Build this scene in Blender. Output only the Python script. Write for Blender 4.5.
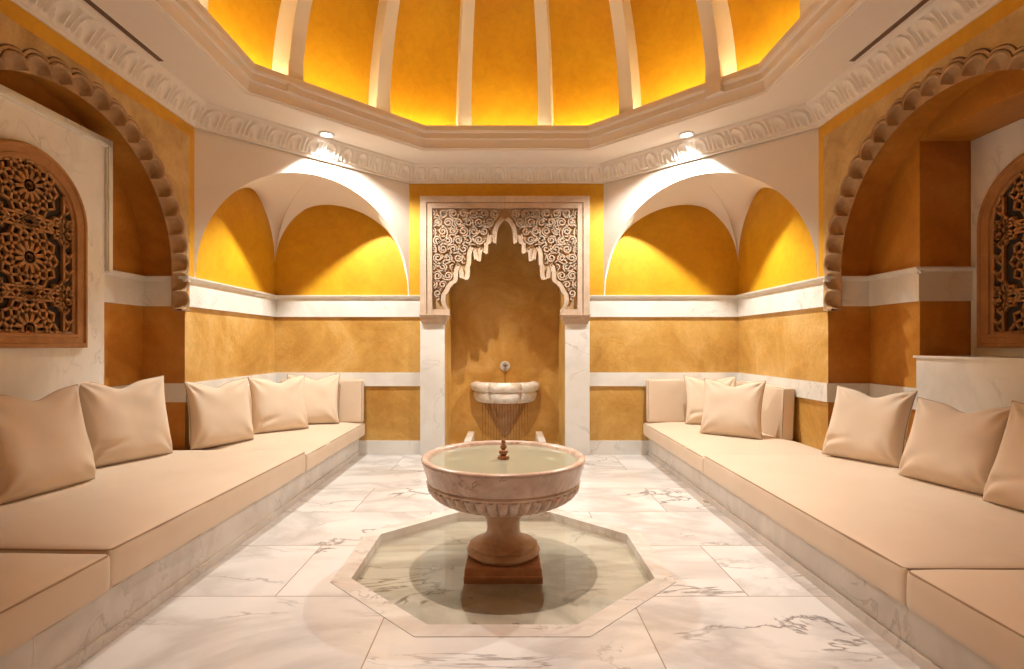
import bpy, bmesh, math, random
from math import sin, cos, pi, sqrt, radians, atan2, hypot
from mathutils import Vector, Matrix, noise

for o in list(bpy.data.objects):
    bpy.data.objects.remove(o, do_unlink=True)
C = bpy.context.scene.collection
random.seed(7)

# ------------------------------------------------------------------ camera, light, exposure
F = 521.0            # focal length in pixels of the 1024-wide frame
E = 1.382            # eye height
W = 2.92             # half width of the room
D = 6.557            # distance of the back wall
CY = 3.40            # centre of the octagon, dome, pool
X0 = -0.02           # axis of niche, pool and fountain

cd = bpy.data.cameras.new('camera')
cd.sensor_width = 36.0
cd.lens = F / 1024 * 36.0
cd.shift_x = 5.5 / 1024
cd.shift_y = 10.0 / 1024
cd.clip_start = 0.02
cam = bpy.data.objects.new('camera', cd); C.objects.link(cam)
cam.location = (0, 0, E); cam.rotation_euler = (pi / 2, 0, 0)
bpy.context.scene.camera = cam

world = bpy.data.worlds.new('world'); bpy.context.scene.world = world
world.use_nodes = True
world.node_tree.nodes['Background'].inputs[0].default_value = (1.0, 0.72, 0.5, 1)
world.node_tree.nodes['Background'].inputs[1].default_value = 0.0

vs = bpy.context.scene.view_settings
vs.view_transform = 'Standard'; vs.look = 'None'; vs.gamma = 1; vs.exposure = -0.20
vs.use_curve_mapping = False

def lamp(name, kind, loc, rot, energy, col, **kw):
    l = bpy.data.lights.new(name, kind); l.energy = energy; l.color = col
    for k, v in kw.items(): setattr(l, k, v)
    o = bpy.data.objects.new(name, l); C.objects.link(o)
    o.location = loc; o.rotation_euler = rot
    return o

WARM = (1.0, 0.74, 0.50)
AMBER = (1.0, 0.6, 0.32)
WHITE = (1.0, 1.0, 0.93)
# lamp hanging at the crown of the dome, straight above the pool
lamp('dome_crown_spot', 'SPOT', (X0, CY, 5.82), (0, radians(-4), 0), 840, (1.0, 0.86, 0.75),
     spot_size=radians(61), spot_blend=1.0, shadow_soft_size=0.02)
# second dome lamp trained on the niche
lamp('dome_niche_spot', 'SPOT', (-0.15, 4.45, 5.55), (radians(27.5), 0, 0), 950, (1.0, 0.86, 0.68),
     spot_size=radians(20), spot_blend=0.9, shadow_soft_size=0.02)
# recessed downlights in the soffit, one near each corner (the front ones are behind the viewer)
DL = [(-1.90, 5.50, 370, WHITE), (1.90, 5.50, 370, WHITE), (-1.90, 1.30, 1, AMBER), (1.90, 1.30, 12, WARM)]
for (x, y, e, c) in DL:
    ax = 0.16 if y > 3 else -0.16
    lamp('downlight_spot', 'SPOT', (x, y, E + 2.19), (ax, -0.16 if x < 0 else 0.16, 0), e, c,
         spot_size=radians(125), spot_blend=0.45, shadow_soft_size=0.025)

# ------------------------------------------------------------------ materials
def new_mat(name):
    m = bpy.data.materials.new(name); m.use_nodes = True
    nt = m.node_tree
    b = nt.nodes['Principled BSDF']
    return m, nt, b

def N(nt, t, **kw):
    n = nt.nodes.new(t)
    for k, v in kw.items():
        if k.startswith('i_'):
            key = k[2:]
            n.inputs[int(key) if key.isdigit() else key.replace('_', ' ')].default_value = v
        else: setattr(n, k, v)
    return n

def ramp(nt, src, stops):
    r = nt.nodes.new('ShaderNodeValToRGB')
    el = r.color_ramp.elements
    while len(el) < len(stops): el.new(0.5)
    for e, (p, c) in zip(el, stops):
        e.position = p; e.color = (*c, 1) if len(c) == 3 else c
    nt.links.new(src, r.inputs[0])
    return r

def obj_coord(nt):
    return nt.nodes.new('ShaderNodeTexCoord').outputs['Object']

def add_bump(nt, b, src, strength, dist=0.01):
    bp = N(nt, 'ShaderNodeBump', i_Strength=strength, i_Distance=dist)
    nt.links.new(src, bp.inputs['Height']); nt.links.new(bp.outputs[0], b.inputs['Normal'])
    return bp

def plaster(name, lo, mid, hi, rough=0.55, scale=1.6, bump=0.12, spec=0.4, fine=0.55):
    m, nt, b = new_mat(name)
    co = obj_coord(nt)
    n1 = N(nt, 'ShaderNodeTexNoise', i_Scale=scale, i_Detail=6.0, i_Roughness=0.62, i_Distortion=0.6)
    nt.links.new(co, n1.inputs['Vector'])
    r = ramp(nt, n1.outputs[0], [(0.28, lo), (0.5, mid), (0.74, hi)])
    n2 = N(nt, 'ShaderNodeTexNoise', i_Scale=scale * 9, i_Detail=5.0, i_Roughness=0.6, i_Distortion=1.2)
    nt.links.new(co, n2.inputs['Vector'])
    r2 = ramp(nt, n2.outputs[0], [(0.3, (0.80, 0.80, 0.80)), (0.6, (1, 1, 1))])
    mx = N(nt, 'ShaderNodeMix', data_type='RGBA', blend_type='MULTIPLY'); mx.inputs[0].default_value = fine
    nt.links.new(r.outputs[0], mx.inputs[6]); nt.links.new(r2.outputs[0], mx.inputs[7])
    nt.links.new(mx.outputs[2], b.inputs['Base Color'])
    b.inputs['Roughness'].default_value = rough
    b.inputs['Specular IOR Level'].default_value = spec
    add_bump(nt, b, n2.outputs[0], bump, 0.02)
    return m

M = {}
M['gold'] = plaster('ochre_polished_plaster', (0.46, 0.22, 0.040), (0.64, 0.36, 0.090), (0.80, 0.54, 0.22), 0.42, 1.5, 0.22)
M['goldrec'] = plaster('deep_ochre_plaster', (0.42, 0.15, 0.016), (0.58, 0.24, 0.030), (0.72, 0.36, 0.07), 0.42, 1.5, 0.22)  # same ochre plaster, recess shade and red bounce painted into the colour
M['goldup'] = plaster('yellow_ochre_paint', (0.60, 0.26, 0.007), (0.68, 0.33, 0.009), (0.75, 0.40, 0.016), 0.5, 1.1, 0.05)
M['white'] = plaster('warm_white_plaster', (0.82, 0.73, 0.65), (0.83, 0.745, 0.665), (0.84, 0.755, 0.68), 0.6, 2.0, 0.0, 0.3, 0.08)
M['stone'] = plaster('pale_carved_stone', (0.50, 0.36, 0.25), (0.60, 0.44, 0.32), (0.69, 0.53, 0.40), 0.75, 5.0, 0.25, 0.2)
M['stoneflat'] = plaster('ochre_travertine', (0.42, 0.26, 0.10), (0.56, 0.36, 0.14), (0.68, 0.46, 0.21), 0.7, 4.0, 0.35, 0.2)
M['wood'] = plaster('carved_brown_lattice_wood', (0.34, 0.16, 0.055), (0.44, 0.21, 0.075), (0.52, 0.27, 0.10), 0.6, 6.0, 0.1, 0.3)
M['stone2'] = plaster('tan_carved_stone', (0.36, 0.21, 0.10), (0.47, 0.29, 0.15), (0.58, 0.38, 0.21), 0.75, 5.0, 0.25, 0.2)
M['ground'] = plaster('brown_painted_stone', (0.40, 0.24, 0.12), (0.48, 0.31, 0.16), (0.56, 0.37, 0.20), 0.8, 5.0, 0.2, 0.2)  # darker brown than the relief, on the sunk ground only
M['pink'] = plaster('pink_marble', (0.42, 0.24, 0.16), (0.60, 0.39, 0.30), (0.74, 0.54, 0.44), 0.25, 9.0, 0.03, 0.5)
M['brown'] = plaster('brown_wet_stone', (0.26, 0.12, 0.03), (0.36, 0.17, 0.05), (0.46, 0.24, 0.08), 0.35, 7.0, 0.05, 0.5)
M['terra2'] = plaster('ochre_stained_marble', (0.46, 0.24, 0.12), (0.64, 0.40, 0.24), (0.76, 0.54, 0.36), 0.3, 7.0, 0.05, 0.5)  # pedestal marble with the bowl's shade and orange bounce mixed into its colour
M['terra'] = plaster('red_brown_marble', (0.38, 0.15, 0.06), (0.52, 0.24, 0.11), (0.62, 0.34, 0.18), 0.3, 7.0, 0.05, 0.5)  # base block marble, the shade under the bowl painted in deeper

def marble(name, base, tint, vein, vscale, amount, rough=0.18, slabs=None):
    m, nt, b = new_mat(name)
    co = obj_coord(nt)
    mort = None
    if slabs:
        br = N(nt, 'ShaderNodeTexBrick')
        br.offset = 0.5; br.inputs['Color1'].default_value = (0, 0, 0, 1); br.inputs['Color2'].default_value = (1, 1, 1, 1)
        br.inputs['Mortar'].default_value = (0.5, 0.5, 0.5, 1)
        br.inputs['Scale'].default_value = 1.0; br.inputs['Mortar Size'].default_value = slabs[2]
        br.inputs['Mortar Smooth'].default_value = 0.1
        br.inputs['Brick Width'].default_value = slabs[0]; br.inputs['Row Height'].default_value = slabs[1]
        mp = N(nt, 'ShaderNodeMapping'); mp.inputs['Location'].default_value = slabs[3]
        nt.links.new(co, mp.inputs[0]); nt.links.new(mp.outputs[0], br.inputs['Vector'])
        sc = N(nt, 'ShaderNodeVectorMath', operation='SCALE'); sc.inputs['Scale'].default_value = 17.0
        nt.links.new(br.outputs['Color'], sc.inputs[0])
        ad = N(nt, 'ShaderNodeVectorMath', operation='ADD')
        nt.links.new(co, ad.inputs[0]); nt.links.new(sc.outputs[0], ad.inputs[1])
        co = ad.outputs[0]; mort = br.outputs['Fac']
    # stretch the veins diagonally
    mp2 = N(nt, 'ShaderNodeMapping'); mp2.inputs['Rotation'].default_value = (0.35, 0.5, 0.7); mp2.inputs['Scale'].default_value = (1.0, 2.1, 1.3)
    nt.links.new(co, mp2.inputs[0]); co = mp2.outputs[0]
    def veins(scale, width, seed):
        n = N(nt, 'ShaderNodeTexNoise', noise_dimensions='4D', i_Scale=scale, i_Detail=7.0, i_Roughness=0.55, i_Distortion=1.0, i_W=seed)
        nt.links.new(co, n.inputs['Vector'])
        s = N(nt, 'ShaderNodeMath', operation='SUBTRACT'); s.inputs[1].default_value = 0.5; nt.links.new(n.outputs[0], s.inputs[0])
        a = N(nt, 'ShaderNodeMath', operation='ABSOLUTE'); nt.links.new(s.outputs[0], a.inputs[0])
        r = ramp(nt, a.outputs[0], [(0.0, (1, 1, 1)), (width, (0, 0, 0))])
        return r.outputs[0]
    v1 = veins(vscale, 0.018, 1.3); v2 = veins(vscale * 0.55, 0.07, 5.1)
    brk = N(nt, 'ShaderNodeTexNoise', i_Scale=vscale * 0.9, i_Detail=3.0); nt.links.new(co, brk.inputs['Vector'])
    brr = ramp(nt, brk.outputs[0], [(0.46, (0, 0, 0)), (0.62, (1, 1, 1))])
    m1 = N(nt, 'ShaderNodeMath', operation='MULTIPLY'); nt.links.new(v1, m1.inputs[0]); nt.links.new(brr.outputs[0], m1.inputs[1])
    m2 = N(nt, 'ShaderNodeMath', operation='MULTIPLY'); nt.links.new(v2, m2.inputs[0]); m2.inputs[1].default_value = 0.32
    mm = N(nt, 'ShaderNodeMath', operation='MAXIMUM'); nt.links.new(m1.outputs[0], mm.inputs[0]); nt.links.new(m2.outputs[0], mm.inputs[1])
    sc = N(nt, 'ShaderNodeMath', operation='MULTIPLY'); nt.links.new(mm.outputs[0], sc.inputs[0]); sc.inputs[1].default_value = amount
    cloud = N(nt, 'ShaderNodeTexNoise', i_Scale=vscale * 0.7, i_Detail=4.0, i_Distortion=0.8); nt.links.new(co, cloud.inputs['Vector'])
    cr = ramp(nt, cloud.outputs[0], [(0.35, base), (0.7, tint)])
    mx = N(nt, 'ShaderNodeMix', data_type='RGBA'); nt.links.new(sc.outputs[0], mx.inputs[0])
    nt.links.new(cr.outputs[0], mx.inputs[6]); mx.inputs[7].default_value = (*vein, 1)
    out = mx.outputs[2]
    if mort:
        mx2 = N(nt, 'ShaderNodeMix', data_type='RGBA'); nt.links.new(mort, mx2.inputs[0])
        nt.links.new(out, mx2.inputs[6]); mx2.inputs[7].default_value = (0.40, 0.32, 0.26, 1)
        out = mx2.outputs[2]
    nt.links.new(out, b.inputs['Base Color'])
    b.inputs['Roughness'].default_value = rough
    return m

MB_ = (0.87, 0.85, 0.81); MT_ = (0.80, 0.76, 0.70)
M['marble'] = marble('white_veined_marble', MB_, MT_, (0.40, 0.35, 0.32), 1.4, 0.5, 0.2)
M['floor'] = marble('floor_marble_slabs', (0.84, 0.81, 0.79), (0.72, 0.68, 0.65), (0.22, 0.18, 0.17), 1.05, 0.95, 0.16, (1.3, 0.72, 0.0035, (0.62, 0.02, 0)))
M['skirt'] = marble('bench_marble', (0.74, 0.67, 0.60), (0.64, 0.56, 0.49), (0.36, 0.30, 0.26), 1.3, 0.6, 0.25)
M['kerb'] = marble('pool_kerb_marble', (0.83, 0.79, 0.74), (0.70, 0.61, 0.54), (0.34, 0.25, 0.22), 2.4, 0.7, 0.2)
M['pink'] = marble('cream_pink_marble', (0.80, 0.63, 0.52), (0.62, 0.43, 0.33), (0.28, 0.13, 0.08), 5.5, 0.75, 0.25)
M['poolmarble'] = marble('wet_grey_veined_marble', (0.70, 0.67, 0.61), (0.56, 0.51, 0.45), (0.16, 0.11, 0.07), 1.3, 1.0, 0.3)
M['basin'] = marble('aged_white_basin_marble', (0.84, 0.80, 0.74), (0.70, 0.58, 0.46), (0.30, 0.17, 0.08), 5.0, 0.7, 0.3)

def fabric(name, col, col2):
    m, nt, b = new_mat(name)
    co = obj_coord(nt)
    n1 = N(nt, 'ShaderNodeTexNoise', i_Scale=3.0, i_Detail=3.0); nt.links.new(co, n1.inputs['Vector'])
    r = ramp(nt, n1.outputs[0], [(0.3, col), (0.7, col2)])
    nt.links.new(r.outputs[0], b.inputs['Base Color'])
    b.inputs['Roughness'].default_value = 0.9; b.inputs['Specular IOR Level'].default_value = 0.15
    b.inputs['Sheen Weight'].default_value = 0.15
    w = N(nt, 'ShaderNodeTexNoise', i_Scale=3.0, i_Detail=1.0, i_Distortion=1.0); nt.links.new(co, w.inputs['Vector'])
    add_bump(nt, b, w.outputs[0], 0.22, 0.02)
    return m
M['fabric'] = fabric('cream_canvas', (0.75, 0.59, 0.44), (0.79, 0.63, 0.48))
M['piping'] = fabric('cream_piping', (0.40, 0.26, 0.16), (0.44, 0.29, 0.18))

def simple(name, col, rough=0.5, metal=0.0):
    m, nt, b = new_mat(name)
    n1 = N(nt, 'ShaderNodeTexNoise', i_Scale=20.0); nt.links.new(obj_coord(nt), n1.inputs['Vector'])
    r = ramp(nt, n1.outputs[0], [(0.3, tuple(c * 0.9 for c in col)), (0.7, col)])
    nt.links.new(r.outputs[0], b.inputs['Base Color'])
    b.inputs['Roughness'].default_value = rough; b.inputs['Metallic'].default_value = metal
    return m
M['dark'] = simple('dark_recess', (0.035, 0.022, 0.014), 0.9)  # flat sheet coloured dark in place of the unlit space behind the lattice
M['slot'] = simple('brown_slot', (0.16, 0.09, 0.055), 0.8)
M['bronze'] = simple('aged_bronze', (0.36, 0.16, 0.07), 0.35, 0.5)
M['chrome'] = simple('brushed_steel', (0.62, 0.60, 0.58), 0.25, 1.0)
M['ring'] = simple('white_enamel', (0.8, 0.78, 0.75), 0.3)

def emit(name, col, s):
    m, nt, b = new_mat(name)
    nt.nodes.remove(b)
    e = N(nt, 'ShaderNodeEmission'); e.inputs[0].default_value = (*col, 1); e.inputs[1].default_value = s
    nt.links.new(e.outputs[0], nt.nodes['Material Output'].inputs[0])
    return m
M['cove'] = emit('cove_strip_glow', (1.0, 0.90, 0.54), 48.0)
M['bulb'] = emit('downlight_glow', (1.0, 0.94, 0.84), 25.0)

def water(name, tint, bump=0.02, murk=0.0, mcol=(0.7, 0.68, 0.5)):
    m, nt, b = new_mat(name); nt.nodes.remove(b)
    tr = N(nt, 'ShaderNodeBsdfTransparent'); tr.inputs[0].default_value = (*tint, 1)
    gl = N(nt, 'ShaderNodeBsdfGlossy'); gl.inputs['Roughness'].default_value = 0.01
    fr = N(nt, 'ShaderNodeFresnel'); fr.inputs[0].default_value = 1.33
    mx = N(nt, 'ShaderNodeMixShader')
    if murk:
        df = N(nt, 'ShaderNodeBsdfDiffuse'); df.inputs[0].default_value = (*mcol, 1)
        m0 = N(nt, 'ShaderNodeMixShader'); m0.inputs[0].default_value = murk
        nt.links.new(tr.outputs[0], m0.inputs[1]); nt.links.new(df.outputs[0], m0.inputs[2]); tr = m0
    n1 = N(nt, 'ShaderNodeTexNoise', i_Scale=4.0); nt.links.new(obj_coord(nt), n1.inputs['Vector'])
    bp = N(nt, 'ShaderNodeBump', i_Strength=bump, i_Distance=0.02)
    nt.links.new(n1.outputs[0], bp.inputs['Height'])
    nt.links.new(bp.outputs[0], gl.inputs['Normal']); nt.links.new(bp.outputs[0], fr.inputs['Normal'])
    nt.links.new(fr.outputs[0], mx.inputs[0]); nt.links.new(tr.outputs[0], mx.inputs[1]); nt.links.new(gl.outputs[0], mx.inputs[2])
    nt.links.new(mx.outputs[0], nt.nodes['Material Output'].inputs[0])
    return m
M['water'] = water('still_pool_water', (0.96, 0.94, 0.88), 0.02, 0.02, (0.7, 0.72, 0.6))
M['bowlwater'] = water('bowl_water', (0.80, 0.82, 0.66), 0.02, 0.55, (0.60, 0.60, 0.44))
M['stream'] = water('thin_falling_water', (0.92, 0.80, 0.62), 0.2)

# ------------------------------------------------------------------ mesh helpers
class MB:
    def __init__(s): s.v = []; s.f = []
    def add(s, vs_, fs_):
        n = len(s.v); s.v += [tuple(v) for v in vs_]; s.f += [tuple(i + n for i in f) for f in fs_]
        return s
    def box(s, x0, x1, y0, y1, z0, z1):
        return s.add([(x0, y0, z0), (x1, y0, z0), (x1, y1, z0), (x0, y1, z0), (x0, y0, z1), (x1, y0, z1), (x1, y1, z1), (x0, y1, z1)],
                     [(0, 3, 2, 1), (4, 5, 6, 7), (0, 1, 5, 4), (1, 2, 6, 5), (2, 3, 7, 6), (3, 0, 4, 7)])
    def grid(s, rows, closeu=False, closev=False):
        nr = len(rows); nc = len(rows[0]); fs = []
        for i in range(nr if closev else nr - 1):
            for j in range(nc if closeu else nc - 1):
                a = i * nc + j; b = i * nc + (j + 1) % nc; c = ((i + 1) % nr) * nc + (j + 1) % nc; d = ((i + 1) % nr) * nc + j
                fs.append((a, b, c, d))
        return s.add([p for r in rows for p in r], fs)
    def poly(s, pts): return s.add(pts, [tuple(range(len(pts)))])
    def prism(s, pts, vec):
        n = len(pts); v = Vector(vec)
        q = [tuple(Vector(p) + v) for p in pts]
        return s.add(list(pts) + q, [tuple(range(n))[::-1], tuple(range(n, 2 * n))] + [(i, (i + 1) % n, n + (i + 1) % n, n + i) for i in range(n)])
    def tube(s, pts, r, n=6, closed=False):
        pts = [Vector(p) for p in pts]; m = len(pts); rows = []
        for i, p in enumerate(pts):
            a = pts[(i - 1) % m] if (closed or i) else p; b = pts[(i + 1) % m] if (closed or i < m - 1) else p
            t = (b - a)
            if t.length < 1e-9: t = Vector((0, 0, 1))
            t.normalize()
            up = Vector((0, 0, 1)) if abs(t.z) < 0.9 else Vector((0, 1, 0))
            u = t.cross(up).normalized(); w = u.cross(t).normalized()
            rr = r[i] if isinstance(r, (list, tuple)) else r
            rows.append([tuple(p + u * (rr * cos(2 * pi * k / n)) + w * (rr * sin(2 * pi * k / n))) for k in range(n)])
        s.grid(rows, closeu=True, closev=closed)
        if not closed:
            s.poly(rows[0][::-1]); s.poly(rows[-1])
        return s
    def lathe(s, prof, c, n=64, mod=None, a0=0, a1=2 * pi, ex=1, ey=1):
        full = abs(a1 - a0 - 2 * pi) < 1e-6; m = n if full else n + 1
        rows = []
        for i, (r, z) in enumerate(prof):
            row = []
            for k in range(m):
                a = a0 + (a1 - a0) * k / n
                rr = mod(i, a, r) if mod else r
                row.append((c[0] + ex * rr * cos(a), c[1] + ey * rr * sin(a), c[2] + z))
            rows.append(row)
        return s.grid(rows, closeu=full)
    def bar(s, a, b, w, d, nrm):   # rectangular bar, width w in the plane, depth d along nrm
        a = Vector(a); b = Vector(b); t = (b - a)
        if t.length < 1e-5: return s
        t.normalize(); nn = Vector(nrm).normalized(); u = t.cross(nn) * (w / 2); e = nn * (d / 2)
        a = a - t * w * 0.3; b = b + t * w * 0.3
        vv = [a - u - e, a + u - e, a + u + e, a - u + e, b - u - e, b + u - e, b + u + e, b - u + e]
        return s.add(vv, [(0, 1, 2, 3), (7, 6, 5, 4), (0, 4, 5, 1), (1, 5, 6, 2), (2, 6, 7, 3), (3, 7, 4, 0)])
    def build(s, name, mat, parent=None, smooth=None, fix=True, merge=False):
        me = bpy.data.meshes.new(name); me.from_pydata(s.v, [], s.f); me.materials.append(mat)
        if fix or merge:
            bm = bmesh.new(); bm.from_mesh(me)
            if merge: bmesh.ops.remove_doubles(bm, verts=bm.verts, dist=1e-5)
            bmesh.ops.recalc_face_normals(bm, faces=bm.faces); bm.to_mesh(me); bm.free()
        me.update()
        if smooth is not None:
            for p in me.polygons: p.use_smooth = True
            me.set_sharp_from_angle(angle=radians(smooth))
        o = bpy.data.objects.new(name, me); C.objects.link(o)
        if parent is not None:
            o.parent = parent
            if parent.location.length or parent.rotation_euler.x or parent.rotation_euler.z:
                pass
        return o

def struct(o, label=None):
    o['kind'] = 'structure'
    if label: o['label'] = label
    return o
def tag(o, label, cat, group=None, kind=None):
    o['label'] = label; o['category'] = cat
    if group: o['group'] = group
    if kind: o['kind'] = kind
    return o
def empty(name, loc=(0, 0, 0), rot=(0, 0, 0)):
    o = bpy.data.objects.new(name, None); C.objects.link(o); o.location = loc; o.rotation_euler = rot
    o.empty_display_size = 0.1
    return o
def rebase(root, loc):
    """put the thing's Empty at loc while its world-built parts stay where they are"""
    root.location = loc
    for ch in root.children:
        ch.location = tuple(-c for c in loc) if True else ch.location
    return root

trim_n = [0]
def trim(mb, mat, label, smooth=None, merge=False):
    trim_n[0] += 1
    return struct(mb.build('trim_%d' % trim_n[0], mat, None, smooth, merge=merge), label)

# ------------------------------------------------------------------ room geometry
S0 = 1.21; T0 = 1.447; YH = D - CY          # octagon: back face half length, side face half length, half depth
def octo(d, z, cx=0.0):
    X = W - d; Y = YH - d; s = S0 - 0.414 * d; t = T0 - 0.414 * d
    return [(cx + x, CY + y, z) for x, y in [(-s, Y), (s, Y), (X, t), (X, -t), (s, -Y), (-s, -Y), (-X, -t), (-X, t)]]
YF = -0.6                                   # front wall behind the viewer
RX = 3.30                                   # back of the side recesses
ZL1, ZL0 = E + 0.615, E + 0.346             # upper band (ledge)
ZM1, ZM0 = E - 0.351, E - 0.522             # middle band
ZS = 0.175                                  # skirting
ZC = E + 2.02; ZT = E + 2.22                # cornice bottom, soffit
NX0, NX1 = X0 - 0.745, X0 + 0.745           # niche opening
NY = 7.25
NZ = E + 1.80

# pool outline (octagon hole in the floor)
PC = (X0, 3.43)
def poct(a, z, ay=None):
    ay = ay or a * 0.965
    k = math.tan(pi / 8)
    return [(PC[0] + x, PC[1] + y, z) for x, y in [(-k * a, ay), (k * a, ay), (a, k * ay), (a, -k * ay), (k * a, -ay), (-k * a, -ay), (-a, -k * ay), (-a, k * ay)]]
PA = 0.895; PK = 0.11
# floor: ring between outer rectangle and octagon
mb = MB()
outer = poct(PA + PK, 0)
R4 = [(-3.75, 7.3), (3.75, 7.3), (3.75, YF), (-3.75, YF)]
rect = [(outer[0][0], 7.3, 0), (outer[1][0], 7.3, 0), (3.75, outer[2][1], 0), (3.75, outer[3][1], 0), (outer[4][0], YF, 0), (outer[5][0], YF, 0), (-3.75, outer[6][1], 0), (-3.75, outer[7][1], 0)]
corner = {1: (3.75, 7.3, 0), 3: (3.75, YF, 0), 5: (-3.75, YF, 0), 7: (-3.75, 7.3, 0)}
for i in range(8):
    j = (i + 1) % 8
    if i in corner: mb.poly([outer[i], rect[i], corner[i], rect[j], outer[j]])
    else: mb.poly([outer[i], rect[i], rect[j], outer[j]])
fl = struct(mb.build('floor', M['floor'], fix=False), 'white veined marble slab floor')
for p in fl.data.polygons:
    if p.normal.z < 0: p.flip()

# pool
pool = empty('pool', (PC[0], PC[1], 0))
tag(pool, 'shallow octagonal pool sunk in the marble floor around the fountain foot', 'pool')
mb = MB(); rows = [poct(PA + PK, -0.03), poct(PA + PK, 0.003), poct(PA, 0.003), poct(PA, -0.073)]
mb.grid(rows, closeu=True); mb.build('kerb', M['kerb'], pool)
MB().poly(poct(PA + 0.01, -0.070)).build('pool_bottom', M['poolmarble'], pool)
rebase(pool, (PC[0], PC[1], 0))
w = MB().poly(poct(PA + 0.002, -0.046)[::-1]).build('pool_water', M['water'], fix=False)
tag(w, 'clear still water filling the octagonal floor pool', 'water', kind='stuff')

# back wall with its niche
mb = MB()
y = D
def quadxz(x0, x1, z0, z1, y): mb.poly([(x0, y, z0), (x1, y, z0), (x1, y, z1), (x0, y, z1)])
quadxz(-W, NX0, 0, ZT + 0.05, y); quadxz(NX1, W, 0, ZT + 0.05, y); quadxz(NX0, NX1, NZ, ZT + 0.05, y)
quadxz(NX0, NX1, -0.01, NZ, NY)
mb.poly([(NX0, D, 0), (NX0, NY, 0), (NX0, NY, NZ), (NX0, D, NZ)])
mb.poly([(NX1, D, 0), (NX1, NY, 0), (NX1, NY, NZ), (NX1, D, NZ)])
mb.poly([(NX0, D, NZ), (NX1, D, NZ), (NX1, NY, NZ), (NX0, NY, NZ)])
struct(mb.build('wall_back', M['gold'], merge=True), 'ochre plaster back wall with central niche')
# brighter yellow paint field round the carved arch and in the lunettes (upper back wall)
mb = MB(); mb.box(-1.21, 1.21, D - 0.012, D - 0.001, ZL1, ZC + 0.02)
# leave the niche open: three strips instead of one slab
mb = MB()
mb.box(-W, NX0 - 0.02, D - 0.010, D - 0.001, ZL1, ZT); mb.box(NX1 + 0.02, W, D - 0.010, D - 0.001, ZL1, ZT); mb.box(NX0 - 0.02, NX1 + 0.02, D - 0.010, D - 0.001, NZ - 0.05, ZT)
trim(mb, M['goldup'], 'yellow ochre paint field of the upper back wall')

# side walls with arched recess
RC = 1.185; RZ = E + 0.65; AY = 3.545
for sx, nm in ((-1, 'left'), (1, 'right')):
    mb = MB()
    NA = 40
    arc = [(AY + RC * cos(pi * k / NA), RZ + RC * sin(pi * k / NA)) for k in range(NA + 1)]     # from +y to -y
    X = sx * W; XR = sx * RX
    top = ZT + 0.05
    mb.poly([(X, D, 0), (X, AY + RC, 0), (X, AY + RC, top), (X, D, top)])
    mb.poly([(X, AY - RC, 0), (X, YF, 0), (X, YF, top), (X, AY - RC, top)])
    for k in range(NA):
        (a, b), (c, d) = arc[k], arc[k + 1]
        mb.poly([(X, a, b), (X, c, d), (X, c, top), (X, a, top)])
        mb.poly([(X, a, b), (X, c, d), (XR, c, d), (XR, a, b)])
        # recess back wall in vertical strips, with window box hole
    for yy in (AY + RC, AY - RC):
        mb.poly([(X, yy, 0), (XR, yy, 0), (XR, yy, RZ), (X, yy, RZ)])
    # back of the recess: hole for the window bay
    if sx > 0: b0, b1, bt, bb = 2.99, 4.16, E + 1.624, E - 0.09
    else: b0, b1, bt, bb = 2.72, 4.00, E + 1.66, E + 0.60
    ys = sorted(set([p[0] for p in arc] + [b0, b1]))
    def top_at(yy):
        v = RC * RC - (yy - AY) ** 2
        return RZ + sqrt(max(v, 0))
    for a, c in zip(ys[:-1], ys[1:]):
        if sx > 0 and a >= b0 - 1e-6 and c <= b1 + 1e-6:
            mb.poly([(XR, a, 0), (XR, c, 0), (XR, c, bb), (XR, a, bb)])
            ta, tc = top_at(a), top_at(c)
            mb.poly([(XR, a, bt), (XR, c, bt), (XR, c, max(tc, bt)), (XR, a, max(ta, bt))])
        else:
            mb.poly([(XR, a, 0), (XR, c, 0), (XR, c, top_at(c)), (XR, a, top_at(a))])
    if sx > 0:   # bay reveal
        XB = 3.71
        for yy in (b0, b1): mb.poly([(XR, yy, bb), (XB, yy, bb), (XB, yy, bt), (XR, yy, bt)])
        mb.poly([(XR, b0, bt), (XB, b0, bt), (XB, b1, bt), (XR, b1, bt)])
        mb.poly([(XR, b0, bb), (XB, b0, bb), (XB, b1, bb), (XR, b1, bb)])
        mb.poly([(XB, b0, bb), (XB, b1, bb), (XB, b1, bt), (XB, b0, bt)])
    wo = struct(mb.build('wall_' + nm, M['gold'], merge=True), 'ochre plaster %s wall with a deep arched recess' % nm)
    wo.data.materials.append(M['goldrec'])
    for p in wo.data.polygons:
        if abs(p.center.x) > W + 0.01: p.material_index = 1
    # yellow paint of the squinch lunette and border
    mb = MB(); xa, xb = sorted((sx * (W - 0.001), sx * (W - 0.010)))
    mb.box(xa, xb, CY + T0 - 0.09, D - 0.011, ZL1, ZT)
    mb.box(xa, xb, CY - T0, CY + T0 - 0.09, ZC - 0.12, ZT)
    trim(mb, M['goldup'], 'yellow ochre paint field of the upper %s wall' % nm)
mb = MB(); mb.poly([(-3.8, YF, 0), (3.8, YF, 0), (3.8, YF, ZT + .05), (-3.8, YF, ZT + .05)])
struct(mb.build('wall_front', M['gold']), 'ochre plaster wall behind the viewer')

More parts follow.
